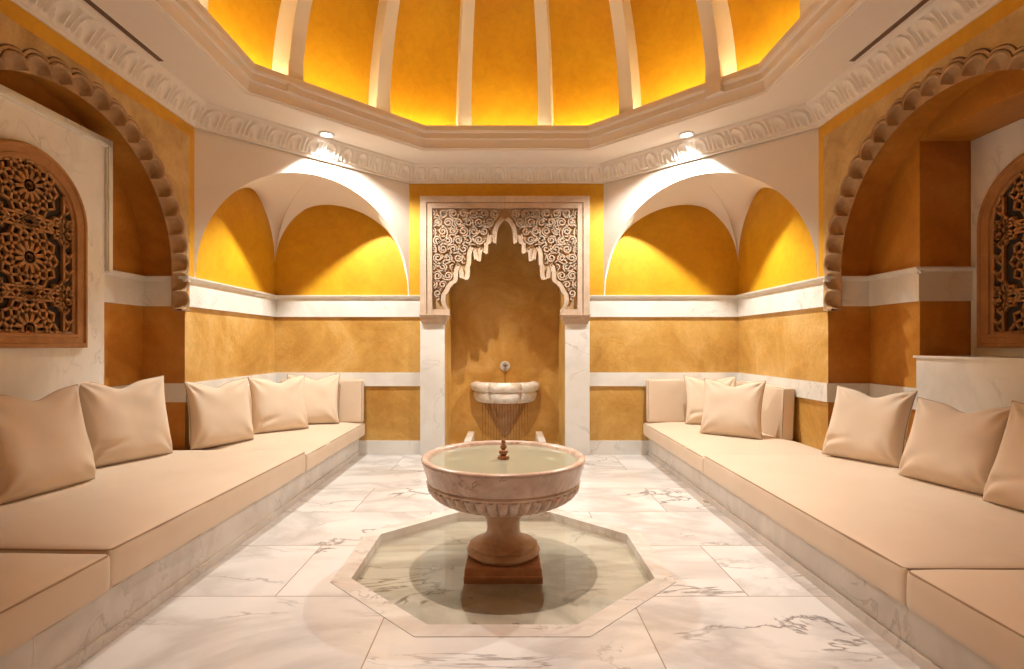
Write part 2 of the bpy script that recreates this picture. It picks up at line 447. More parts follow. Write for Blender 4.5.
# bands: skirting, middle band, ledge band --------------------------------------------------
PJ = 0.012
def band_back(z0, z1, pj):
    for xa, xb in ((-W, X0 - 1.06), (X0 + 1.06, W)):
        mb.box(xa, xb, D - 0.010 - pj, D - 0.002, z0, z1)
def band_side(sx, y0, y1, z0, z1, pj, x=W):
    a, b = sorted((sx * (x - 0.002), sx * (x - 0.010 - pj)))
    mb.box(a, b, y0, y1, z0, z1)
def jamb(sx, yj, x0, x1, z0, z1, pj, into=-1):
    a, b = sorted((sx * x0, sx * x1)); c, d = sorted((yj, yj + into * (0.008 + pj)))
    mb.box(a, b, c, d, z0, z1)
JY = AY + RC
for (z0, z1, lab, pj) in ((ZM0, ZM1, 'white marble middle band round the walls', PJ), (ZL0, ZL1 - 0.045, 'white marble upper band round the walls', PJ + 0.004)):
    mb = MB(); band_back(z0, z1, pj)
    for sx in (-1, 1):
        band_side(sx, JY, D, z0, z1, pj); band_side(sx, YF, AY - RC, z0, z1, pj)
        jamb(sx, JY, W - 0.01 - pj, RX, z0, z1, pj)
        band_side(sx, 4.16 if sx > 0 else 4.04, JY, z0, z1, pj, RX)
        if sx > 0 and z0 > E: jamb(1, 4.16, RX - 0.01 - pj, 3.71, z0, z1, pj)
    trim(mb, M['marble'], lab)
# ledge moulding
mb = MB()
def mould(axis_pts, nrm):
    """quarter-round ledge swept straight between two points; nrm points into the room"""
    (xa, ya), (xb, yb) = axis_pts
    prof = [(0.0, -0.05), (0.018, -0.05), (0.022, -0.04), (0.034, -0.028), (0.046, -0.022), (0.052, -0.012), (0.052, 0.0), (0.0, 0.0)]
    r1 = [(xa + nrm[0] * p, ya + nrm[1] * p, ZL1 + q) for p, q in prof]; r2 = [(xb + nrm[0] * p, yb + nrm[1] * p, ZL1 + q) for p, q in prof]
    mb.grid([r1, r2], closeu=True); mb.poly(r1); mb.poly(r2[::-1])
g = 0.010
for xa, xb in ((-W, X0 - 1.06), (X0 + 1.06, W)): mould(((xa, D - g), (xb, D - g)), (0, -1))
for sx in (-1, 1):
    mould(((sx * (W - g), JY - 0.05), (sx * (W - g), D)), (-sx, 0))
    mould(((sx * (W - .05), JY - .004), (sx * RX, JY - .004)), (0, -1))
    mould(((sx * (RX - .004), 4.12 if sx > 0 else 4.04), (sx * (RX - .004), JY)), (-sx, 0))
mould(((RX - 0.04, 4.16), (3.71, 4.16)), (0, -1))
trim(mb, M['marble'], 'white marble ledge moulding above the upper band', smooth=35)
# baseboard
mb = MB()
for xa, xb in ((-1.90, X0 - 1.06), (X0 + 1.06, 1.90)):
    mb.box(xa, xb, D - 0.03, D - 0.002, 0.0, ZS)
struct(mb.build('baseboard_back', M['marble']), 'low white marble baseboard')

# pilasters ------------------------------------------------------------------
pls = []
for sx in (-1, 1):
    xa, xb = sorted((X0 + sx * 0.752, X0 + sx * 1.058))
    mb = MB(); mb.box(xa, xb, D - 0.055, D - 0.002, 0.001, E + 0.29)
    o = mb.build('pilaster', M['marble'])
    bv = o.modifiers.new('bev', 'BEVEL'); bv.width = 0.004; bv.segments = 1
    tag(o, 'plain white marble pilaster on the %s side of the central niche' % ('left' if sx < 0 else 'right'), 'pilaster', 'niche pilasters')

# ceiling: soffit, drum lip, gutter, dome --------------------------------------------------
LZ = E + 2.455
mb = MB()
ring0 = octo(0.60, ZT)
rx = [(ring0[0][0], D + .02, ZT), (ring0[1][0], D + .02, ZT), (3.8, ring0[2][1], ZT), (3.8, ring0[3][1], ZT), (ring0[4][0], YF, ZT), (ring0[5][0], YF, ZT), (-3.8, ring0[6][1], ZT), (-3.8, ring0[7][1], ZT)]
cn = {1: (3.8, D + .02, ZT), 3: (3.8, YF, ZT), 5: (-3.8, YF, ZT), 7: (-3.8, D + .02, ZT)}
for i in range(8):
    j = (i + 1) % 8
    if i in cn: mb.poly([ring0[i], rx[i], cn[i], rx[j], ring0[j]])
    else: mb.poly([ring0[i], rx[i], rx[j], ring0[j]])
# moulded drum: bead, big cyma, fillet, lip top, gutter
prof = [(0.60, 0), (0.604, -0.012), (0.616, -0.016), (0.628, -0.010), (0.632, 0.004), (0.640, 0.006), (0.652, 0.004)]
for k in range(13):
    a = k / 12 * pi / 2
    prof.append((0.650 + 0.062 * (1 - cos(a)), 0.006 + 0.164 * sin(a)))
prof += [(0.713, 0.178), (0.720, 0.180), (0.720, LZ - ZT), (0.690, LZ - ZT), (0.690, 0.10), (0.05, 0.10)]
mb.grid([octo(d, ZT + z) for d, z in prof], closeu=True)
ceil = struct(mb.build('ceiling', M['white'], smooth=40, merge=True), 'white soffit and moulded octagonal drum under the dome')
DZ = E + 2.33; SRX, SRY, SH = 2.60, 2.82, 2.42      # dome shell
IRX, IRY, IH = 2.33, 2.58, 2.25                     # inner face of the ribs
mb = MB(); rows = []
for i in range(25):
    a = i / 24 * pi / 2 * 0.985
    rows.append([(X0 + SRX * cos(a) * cos(2 * pi * k / 96), CY + SRY * cos(a) * sin(2 * pi * k / 96), DZ + SH * sin(a)) for k in range(96)])
mb.grid(rows, closeu=True); mb.poly(rows[-1])
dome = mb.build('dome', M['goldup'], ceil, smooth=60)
for k in range(16):
    th = pi / 2 + radians(11.25 + 22.5 * k)
    t = Vector((-sin(th), cos(th), 0)); c = Vector((X0, CY, DZ)); dirv = Vector((cos(th), sin(th), 0))
    def P(a, rx_, ry_, h, off):
        return c + Vector((rx_ * cos(a) * cos(th), ry_ * cos(a) * sin(th), h * sin(a))) + t * off
    mb = MB(); rows = []
    for i in range(26):
        a = i / 25 * pi / 2 * 0.93; hw = 0.074 * (1 - 0.35 * i / 25)
        rows.append([P(a, IRX, IRY, IH, -hw), P(a, IRX, IRY, IH, hw), P(a, SRX, SRY, SH, hw), P(a, SRX, SRY, SH, -hw)])
    mb.grid([[tuple(p) for p in r] for r in rows], closeu=True)
    # small square pedestal of the rib
    b0, b1 = c + dirv * 0, None
    e0 = Vector((X0 + IRX * cos(th), CY + IRY * sin(th), 0)); p0 = e0 - dirv * 0.010; p1 = e0 + dirv * 0.15
    h0, h1 = DZ - 0.008, DZ + 0.27
    q = [p0 - t * .080, p0 + t * .079, p1 + t * .079, p1 - t * .079]
    mb.prism([(v.x, v.y, h0) for v in q], (0, 0, h1 - h0))
    mb.build('rib', M['white'], dome, smooth=40)
# luminous strip in the gutter
mb = MB(); a = octo(0.650, E + 2.345); b = octo(0.620, E + 2.345)
a2 = octo(0.650, E + 2.36); b2 = octo(0.620, E + 2.36)
mb.grid([a, a2, b2, b], closeu=True, closev=True)
tag(mb.build('cove_light', M['cove']), 'warm strip light hidden in the gutter behind the lip below the dome', 'light')
# dome crown lamp housing
t = empty('dome_lamp', (X0, CY, 5.84)); tag(t, 'small spot lamp at the crown of the dome above the pool', 'lamp')
mb = MB(); mb.lathe([(0.001, 0.29), (0.07, 0.29), (0.07, 0.0), (0.055, 0.0), (0.055, 0.09), (0.001, 0.09)], (0, 0, 0), 24); mb.build('housing', M['ring'], t, smooth=40)

t = empty('dome_lamp', (-0.15, 4.45, 5.57), (radians(29), 0, 0)); tag(t, 'small spot lamp on the dome shell trained on the niche', 'lamp')
mb = MB(); mb.lathe([(0.001, 0.30), (0.05, 0.30), (0.05, 0.0), (0.04, 0.0), (0.04, 0.09), (0.001, 0.09)], (0, 0, 0), 24); mb.build('housing', M['ring'], t, smooth=40)

# cornice with carved leaves ------------------------------------------------------------
CP = [(0.012, -0.002), (0.030, 0.000), (0.036, 0.010), (0.032, 0.018), (0.034, 0.022)]
def cyma(t):   # t 0..1 bottom to top: d (projection), z
    d = 0.036 + 0.118 * (0.30 * t + 0.70 * t * t); z = 0.022 + 0.148 * t
    return d, z
def leaf(u, t):
    """relief of one acanthus unit, u across, t up"""
    h = 0.0
    x = abs(u - 0.5) * 2
    # horseshoe arch of the leaf
    cxr = hypot((u - 0.5) * 1.0, max(t - 0.55, 0) * 1.05)
    ar = abs(cxr - 0.30) if t > 0.12 else 1
    h += 0.85 * math.exp(-(ar / 0.065) ** 2)
    # curled inner leaf
    h += 0.65 * math.exp(-((u - 0.5 - 0.10 * sin(3 * t)) / 0.07) ** 2) * max(0, min(1, (0.62 - t) * 5)) 
    # tongue between leaves
    h += 0.9 * math.exp(-((x - 1.0) / 0.16) ** 2) * (1 if t < 0.8 else max(0, 1 - (t - 0.8) * 6))
    # drooping tips at the top
    h += 0.5 * math.exp(-((t - 0.9) / 0.06) ** 2) * (1 - 0.4 * x)
    return h
def cornice(p, q, units, flat):
    """p, q: ends of the wall line; inward normal left of p->q"""
    p = Vector((*p, 0)); q = Vector((*q, 0)); L = (q - p).length; tv = (q - p) / L; nv = Vector((-tv.y, tv.x, 0))
    mbb = MB(); NU = 18; nt_ = 16
    k1 = 0.414
    rows = []
    prof = []
    for d, z in CP: prof.append((d, z, None))
    for i in range(nt_ + 1):
        t_ = i / nt_; d, z = cyma(t_); prof.append((d, z, t_))
    prof += [(0.160, 0.172, None), (0.166, 0.178, None), (0.172, 0.186, None), (0.174, 0.2015, None)]
    ncol = units * NU + 1
    for d, z, t_ in prof:
        row = []
        for j in range(ncol):
            s = j / (ncol - 1); dd = d
            if t_ is not None:
                u = (j / NU) % 1.0
                e = min(1, t_ * 8, (1 - t_) * 8)
                dd += flat * leaf(u, t_) * e
            inset = k1 * dd
            pos = p + tv * (inset + (L - 2 * inset) * s) + nv * dd
            row.append((pos.x, pos.y, ZC + z))
        rows.append(row)
    mbb.grid(rows)
    return mbb
oc = octo(0, 0)
names = {7: ('left', 16), 0: ('back', 14), 1: ('right', 14)}
P_ = [v[:2] for v in oc]
# segments: index i joins vertex i -> i+1 ; inward normal is to the right, so go reversed
segs = [((P_[0]), (P_[7]), 12, 0.036, 'carved white leaf cornice over the left corner arch'),
        ((P_[1]), (P_[0]), 12, 0.030, 'carved white leaf cornice over the central niche'),
        ((P_[2]), (P_[1]), 12, 0.036, 'carved white leaf cornice over the right corner arch'),
        ((P_[7]), (P_[6]), 14, 0.034, 'carved white leaf cornice over the left wall'),
        ((P_[3]), (P_[2]), 14, 0.034, 'carved white leaf cornice over the right wall')]
for p, q, n, fl_, lab in segs:
    tv = Vector((q[0] - p[0], q[1] - p[1])); nv = Vector((-tv.y, tv.x))
    mid = Vector(((p[0] + q[0]) / 2, (p[1] + q[1]) / 2)); toC = Vector((0, CY)) - mid
    if nv.dot(toC) < 0: p, q = q, p
    trim(cornice(p, q, n, fl_), M['white'], lab, smooth=50)

# squinch walls (diagonal, arched) and their vaults ----------------------------------------
LEG = D - (CY + T0)      # 1.71
for sx, nm in ((-1, 'left'), (1, 'right')):
    cxn = sx * W
    def loc(a, b, z):    # a along the back wall, b along the side wall, from the corner
        return (sx * (W - a), D - b, z)
    R = 1.182; zc = E + 0.67; SL = LEG / sqrt(2)
    def diag(s, z, dep=0.0):    # s along the diagonal, dep behind (towards corner)
        a = LEG / 2 + s / sqrt(2) - dep / sqrt(2); b = LEG / 2 - s / sqrt(2) - dep / sqrt(2)
        return loc(a, b, z)
    mb = MB()
    NA = 48
    arc = [(R * cos(pi - pi * k / NA), zc + R * sin(pi - pi * k / NA)) for k in range(NA + 1)]
    arc = [(-R, ZL1 + 0.001)] + arc + [(R, ZL1 + 0.001)]
    zt = ZC + 0.03
    topl = []
    for s_, z_ in arc: topl.append((s_, zt))
    ext = SL + 0.0
    for dep in (0.0, 0.04):
        rows1 = [diag(s_, z_, dep) for s_, z_ in arc]; rows2 = [diag(s_, z_, dep) for s_, z_ in topl]
        mb.grid([rows1, rows2])
        mb.poly([diag(-ext, ZL1 + .001, dep), diag(-R, ZL1 + .001, dep), diag(-R, zt, dep), diag(-ext, zt, dep)])
        mb.poly([diag(R, ZL1 + .001, dep), diag(ext, ZL1 + .001, dep), diag(ext, zt, dep), diag(R, zt, dep)])
    mb.grid([[diag(s_, z_, 0) for s_, z_ in arc], [diag(s_, z_, 0.04) for s_, z_ in arc]])
    trim(mb, M['white'], 'white diagonal wall with a round arch across the %s corner' % nm)
    mb = MB()
    # the vault
    LR = 0.82; LC = 0.835; LZc = E + 1.01
    NU_, NV_ = 40, 20
    for half in (0, 1):
        rows = []
        for i in range(NU_ + 1):
            u = i / NU_
            ph = pi / 2 * (1 - u)
            s_ = R * cos(ph); zA = zc + R * sin(ph)
            a_ = LEG / 2 + s_ / sqrt(2) - 0.028; b_ = LEG / 2 - s_ / sqrt(2) - 0.028
            A = (a_, b_, zA)
            tot = pi * LR + 0.34; l = u * tot
            if l < pi * LR:
                an = pi - l / LR; Bp = (LC + LR * cos(an), 0.012, LZc + LR * sin(an))
            else: Bp = (LC + LR, 0.012, LZc - (l - pi * LR))
            row = []
            for j in range(NV_ + 1):
                v = j / NV_
                hh = sin(v * pi / 2); zz = 1 - cos(v * pi / 2); wgt = (1 - u) ** 0.7
                h1 = v * (1 - wgt) + hh * wgt; z1 = v * (1 - wgt) + zz * wgt
                p = (A[0] + (Bp[0] - A[0]) * h1, A[1] + (Bp[1] - A[1]) * h1, A[2] + (Bp[2] - A[2]) * z1)
                row.append(loc(p[0], p[1], p[2]) if half == 0 else loc(p[1], p[0], p[2]))
            rows.append(row)
        mb.grid(rows)
    trim(mb, M['white'], 'white vault behind the arch over the %s corner' % nm, smooth=60, merge=True)

# carved arch panel over the niche --------------------------------------------------------------
PY = D - 0.115                              # front face
K = PY / F / 4.458                          # metres per crop pixel
def cz(cy_): return E + (344.5 - (180 + cy_ / 4.458)) * PY / F
half = [(426, 176), (412, 188), (400, 205), (392, 228), (389, 262), (387, 283), (381, 283), (379, 258), (374, 247), (368, 247), (364, 258), (362, 283), (352, 286),
        (350, 325), (341, 330), (336, 322), (332, 314), (326, 316), (322, 330), (318, 362), (308, 362), (305, 330), (298, 312), (290, 304), (282, 312), (277, 330), (275, 375),
        (270, 383), (268, 428), (262, 442), (250, 445), (243, 438), (241, 410), (236, 392), (229, 386), (222, 392), (218, 408), (216, 440), (212, 454), (196, 464),
        (182, 480), (174, 498), (162, 514), (160, 534), (163, 556), (172, 572), (178, 590)]
def hp(i, off=0): return None
hl = [((426 - a) * K, cz(b)) for a, b in half]        # distance from axis, z
PH = 378 * K; PT = cz(72); PB = cz(598)
arch = empty('carved_arch', (X0, D, PB)); tag(arch, 'carved pale stone arch panel with arabesque relief framing the central niche', 'carved arch')
for sx in (-1, 1):
    mb = MB()
    def pt(h_, z_, y_): return (X0 + sx * h_, y_, z_)
    TH = 0.10
    # front plate split in strips: intrados points joined to frame by horizontal lines
    for y_ in (PY + 0.042, PY + TH):
        for (h0, z0), (h1, z1) in zip(hl[:-1], hl[1:]):
            mb.poly([pt(h0, z0, y_), pt(h1, z1, y_), pt(h1, PT, y_), pt(h0, PT, y_)] if abs(h1 - h0) > 1e-6 else [])if False else None
    # use triangulated polygon
    outline = [(0.0, hl[0][1])] + hl[1:] + [(hl[-1][0], PB), (PH, PB), (PH, PT), (0.0, PT)]
    me_pts = [Vector((a, b, 0)) for a, b in outline]
    from mathutils.geometry import tessellate_polygon
    tris = tessellate_polygon([me_pts])
    for y_ in (PY + 0.042, PY + TH):
        mb.add([pt(a, b, y_) for a, b in outline], [tuple(t_) for t_ in tris])
    r1 = [pt(a, b, PY + 0.042) for a, b in outline]; r2 = [pt(a, b, PY + TH) for a, b in outline]
    mb.grid([r1, r2], closeu=True)
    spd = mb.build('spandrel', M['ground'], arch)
    # raised border following the cusped edge
    mb = MB()
    def offs(pts, d):
        out = []
        for i, (a, b) in enumerate(pts):
            p0 = Vector(pts[max(i - 2, 0)]); p1 = Vector(pts[min(i + 2, len(pts) - 1)])
            t_ = (p1 - p0).normalized(); n_ = Vector((t_.y, -t_.x))
            if n_.x < 0 and n_.y < 0: n_ = -n_
            n_ = Vector((abs(n_.x) * 0.75 + 0.25, n_.y if n_.y > 0 else 0.2)).normalized()
            out.append((max(a + n_.x * d, 0.0), b + n_.y * d))
        return out
    o1 = offs(hl, 0.055)
    mb.grid([[pt(a, b, PY + TH) for a, b in hl], [pt(a, b, PY) for a, b in hl], [pt(a, b, PY) for a, b in offs(hl, 0.02)], [pt(a, b, PY + 0.006) for a, b in offs(hl, 0.024)],
             [pt(a, b, PY + 0.006) for a, b in o1], [pt(a, b, PY + 0.043) for a, b in o1]])
    mb.build('cusped_edge', M['stone'], arch, smooth=30)
    # frame
    mb = MB()
    def bx(h0, h1, z0, z1, ya, yb):
        xa, xb = sorted((X0 + sx * h0, X0 + sx * h1)); mb.box(xa, xb, ya, yb, z0, z1)
    fw = 0.078; fi = 0.118
    bx(PH - fw, PH, PB, PT, PY - 0.012, PY + TH + 0.010); bx(0.004, PH - fw, PT - fw, PT, PY - 0.012, PY + TH + 0.010)
    bx(PH - fi - 0.03, PH - fw - 0.008, PB, PT - fw - 0.008, PY, PY + TH); bx(0.004, PH - fi - 0.03, PT - fi - 0.03, PT - fw - 0.008, PY, PY + TH)
    bx(hl[-1][0], PH - fw, PB, PB + 0.06, PY + 0.004, PY + TH - 0.004)
    mb.build('frame', M['stone'], arch)
    # capital under the panel
    mb = MB(); z1, z0 = PB, cz(642)
    ha, hb = (426 - 180) * K, 381 * K
    prof = [(0.0, 0.0), (0.0, -0.012), (0.018, -0.02), (0.024, -0.035), (0.03, -0.06), (0.045, -0.085), (0.06, z0 - z1)]
    rows = []
    for ins, dz in prof:
        xa, xb = X0 + sx * (ha + ins), X0 + sx * (hb - ins * 0.4)
        rows.append([(xa, PY - 0.03 + ins, z1 + dz), (xb, PY - 0.03 + ins, z1 + dz), (xb, D - 0.001, z1 + dz), (xa, D - 0.001, z1 + dz)])
    mb.grid(rows, closeu=True); mb.poly(rows[0]); mb.poly(rows[-1][::-1])
    mb.build('capital', M['stone'], arch)
    # arabesque relief: running scrolls
    mb = MB()
    fx = PH - fi - 0.032; fz = PT - fi - 0.032
    def edge_h(z_):     # outermost intrados distance at this height
        m_ = 0.0
        for (h0, z0_), (h1, z1_) in zip(hl[:-1], hl[1:]):
            if min(z0_, z1_) <= z_ <= max(z0_, z1_): m_ = max(m_, h0, h1)
        return m_
    rnd = random.Random(3)
    def inside(h_, z_, m_=0.012):
        return h_ > m_ and h_ < fx - 0.005 and z_ < fz - 0.003 and z_ > PB + 0.07 and h_ > edge_h(z_) + 0.055 + m_ * 0.5 and h_ > edge_h(z_ - 0.04) + 0.045
    def ribbon(pts, w_):
        run = []
        def flush(run):
            if len(run) < 3: return
            L_ = []; n = len(run)
            rows = [[], [], [], []]
            for i, (a, b) in enumerate(run):
                p0 = Vector(run[max(i - 1, 0)]); p1 = Vector(run[min(i + 1, n - 1)])
                t_ = (p1 - p0)
                if t_.length < 1e-9: continue
                t_.normalize(); n_ = Vector((-t_.y, t_.x)); ww = w_ * (0.5 + 0.5 * min(1, min(i, n - 1 - i) / 3))
                rows[0].append(pt(a + n_.x * ww, b + n_.y * ww, PY + 0.0425)); rows[1].append(pt(a + n_.x * ww * .75, b + n_.y * ww * .75, PY + 0.003))
                rows[2].append(pt(a - n_.x * ww * .75, b - n_.y * ww * .75, PY + 0.003)); rows[3].append(pt(a - n_.x * ww, b - n_.y * ww, PY + 0.0425))
            if len(rows[0]) > 2: mb.grid(rows)
        for p in pts:
            if inside(*p): run.append(p)
            else: flush(run); run = []
        flush(run)
    # main stems parallel to the arch diagonal
    for d0 in (0.10, 0.36, 0.66):
        pts = []
        for k in range(70):
            t_ = k / 69; h_ = t_ * 1.05; z_ = cz(165) - 0.84 * h_ + d0 + 0.022 * sin(t_ * 30 + d0 * 9)
            pts.append((h_, z_))
        ribbon(pts, 0.011)
    step = 0.128
    for iu in range(-2, 10):
        for iv in range(-9, 10):
            h_ = iu * step + (step / 2 if iv % 2 else 0); z_ = fz - 0.06 - iv * step * 0.86
            if not (h_ < fx and z_ < fz + 0.04): continue
            hand = 1 if (iu + iv) % 2 else -1; a0 = rnd.uniform(0, 6.28); r0 = 0.053 + rnd.uniform(0, 0.005)
            pts = []
            for k in range(26):
                t_ = k / 25; r_ = r0 * (1 - 0.80 * t_); an = a0 + hand * t_ * 3.3 * pi
                pts.append((h_ + r_ * cos(an), z_ + r_ * sin(an)))
            tail = [(h_ + (r0 + 0.028 * q) * cos(a0 - hand * q * 0.9), z_ + (r0 + 0.028 * q) * sin(a0 - hand * q * 0.9)) for q in (1, .66, .33)]
            ribbon(tail + pts, 0.0105)
            # small leaf beside the scroll
            an = a0 + 2.2
            lf = [(h_ + (r0 + 0.004 + 0.03 * q) * cos(an + q * hand * .5), z_ + (r0 + .004 + 0.03 * q) * sin(an + q * hand * .5)) for q in (0, .25, .5, .75, 1)]
            ribbon(lf, 0.012)
    mb.build('arabesque_relief', M['stone'], spd, smooth=30)
rebase(arch, (X0, D, PB))

# lobed side arches -------------------------------------------------------------------------
for sx, nm in ((-1, 'left'), (1, 'right')):
    root = empty('lobed_arch', (sx * W, AY, E + 0.33))
    tag(root, 'pale stone scalloped lobed arch in front of the deep recess in the %s wall' % nm, 'lobed arch')
    Rc = 1.080; lr = 0.084; NL = 23
    zsp = RZ; zb = E + 0.315
    # path parameter: straight leg at y=+, semicircle, straight leg at y=-
    leg = zsp - zb; arcL = pi * Rc; tot = 2 * leg + arcL
    n_leg = 1; unit_leg = leg / n_leg
    samp = []    # (centre point y,z , outward normal y,z, local a, half lobe)
    SM = 12
    def base(l):
        if l < leg: return (AY + Rc, zb + l, 1, 0)
        if l < leg + arcL:
            a = (l - leg) / Rc; return (AY + Rc * cos(a), zsp + Rc * sin(a), cos(a), sin(a))
        return (AY - Rc, zsp - (l - leg - arcL), -1, 0)
    ucount = 25; U = tot / ucount; hu = U / 2
    ls = []
    for i in range(ucount):
        for k in range(SM): ls.append((i * U + U * k / SM, -hu + U * k / SM))
    ls.append((tot - 1e-6, hu))
    def row(off, x, flat=None):
        out = []
        for l, a in ls:
            y_, z_, ny, nz = base(l)
            if flat is None:
                rr = hu + off; r_ = sqrt(max(rr * rr - a * a, 0)) 
            else: r_ = flat
            out.append((sx * x, y_ + ny * r_, z_ + nz * r_))
        return out
    xf = W - 0.035
    mb = MB()
    # concave shell behind each lobe closing towards the smooth back arch
    rows = [row(0, xf)]
    sh = []
    for q in range(1, 7):
        f_ = q / 6; ang = f_ * pi / 2
        out = []
        for (l, a) in ls:
            y_, z_, ny, nz = base(l); r_ = sqrt(max(hu * hu - a * a, 0)) * cos(ang) ** 0.8 if q < 6 else 0.0
            out.append((sx * (xf + 0.085 * sin(ang)), y_ + ny * r_, z_ + nz * r_))
        rows.append(out)
    rows.append(row(0, xf + 0.090, 0.0)); rows.append(row(0, xf + 0.092, RC - Rc - 0.001))
    mb.grid(rows)
    # mouldings on the face
    pr = [(0.0, xf), (0.008, xf - 0.010), (0.020, xf - 0.004), (0.0205, xf + 0.018), (0.027, xf + 0.018), (0.0275, xf - 0.002), (0.044, xf), (0.0445, xf + 0.022), (0.052, xf + 0.022), (0.0525, xf + 0.008)]
    mb.grid([row(o_, x_) for o_, x_ in pr])
    mb.build('scalloped_edge', M['stone2'], root, smooth=35)
    # spandrel slab
    mb = MB(); inner = row(0.0525, xf + 0.008)
    ymx, ymn, zmx = CY + T0 - 0.09, 2 * AY - (CY + T0 - 0.09), ZC - 0.12
    outer_ = []
    for (x_, y_, z_) in inner:
        dy, dz = y_ - AY, z_ - zsp
        if z_ <= zsp: outer_.append((x_, ymx if dy > 0 else ymn, z_)); continue
        L1 = (ymx - AY) / abs(dy) if abs(dy) > 1e-6 else 9e9; L2 = (zmx - zsp) / dz if dz > 1e-6 else 9e9
        m_ = min(L1, L2); outer_.append((x_, AY + dy * m_, zsp + dz * m_))
    # snap the corner samples
    for cy_, cz_ in ((ymx, zmx), (ymn, zmx)):
        bi = min(range(len(outer_)), key=lambda i: (outer_[i][1] - cy_) ** 2 + (outer_[i][2] - cz_) ** 2)
        outer_[bi] = (outer_[bi][0], cy_, cz_)
    back = [(sx * (W - 0.0005), p[1], p[2]) for p in outer_]
    mb.grid([inner, outer_, back])
    mb.build('spandrel', M['stoneflat'], root)
    # feet closing the underside of the two legs
    for sg in (1, -1):
        mb = MB()
        y0, y1 = sorted((AY + sg * (Rc - 0.0), AY + sg * (CY + T0 - 0.09 - AY))); xa, xb = sorted((sx * (xf - 0.004), sx * (xf + 0.092)))
        if abs(xb) > abs(xa): pass
        mb.box(min(sx * (xf + 0.0), sx * (W - 0.001)), max(sx * (xf + 0.0), sx * (W - 0.001)), y0, y1, zb - 0.012, zb + 0.004)
        y0, y1 = sorted((AY + sg * Rc, AY + sg * (RC - 0.001)))
        mb.box(xa, xb, y0, y1, zb - 0.012, zb + 0.004)
        mb.build('foot', M['stone2'], root)
    rebase(root, (sx * W, AY, E + 0.33))

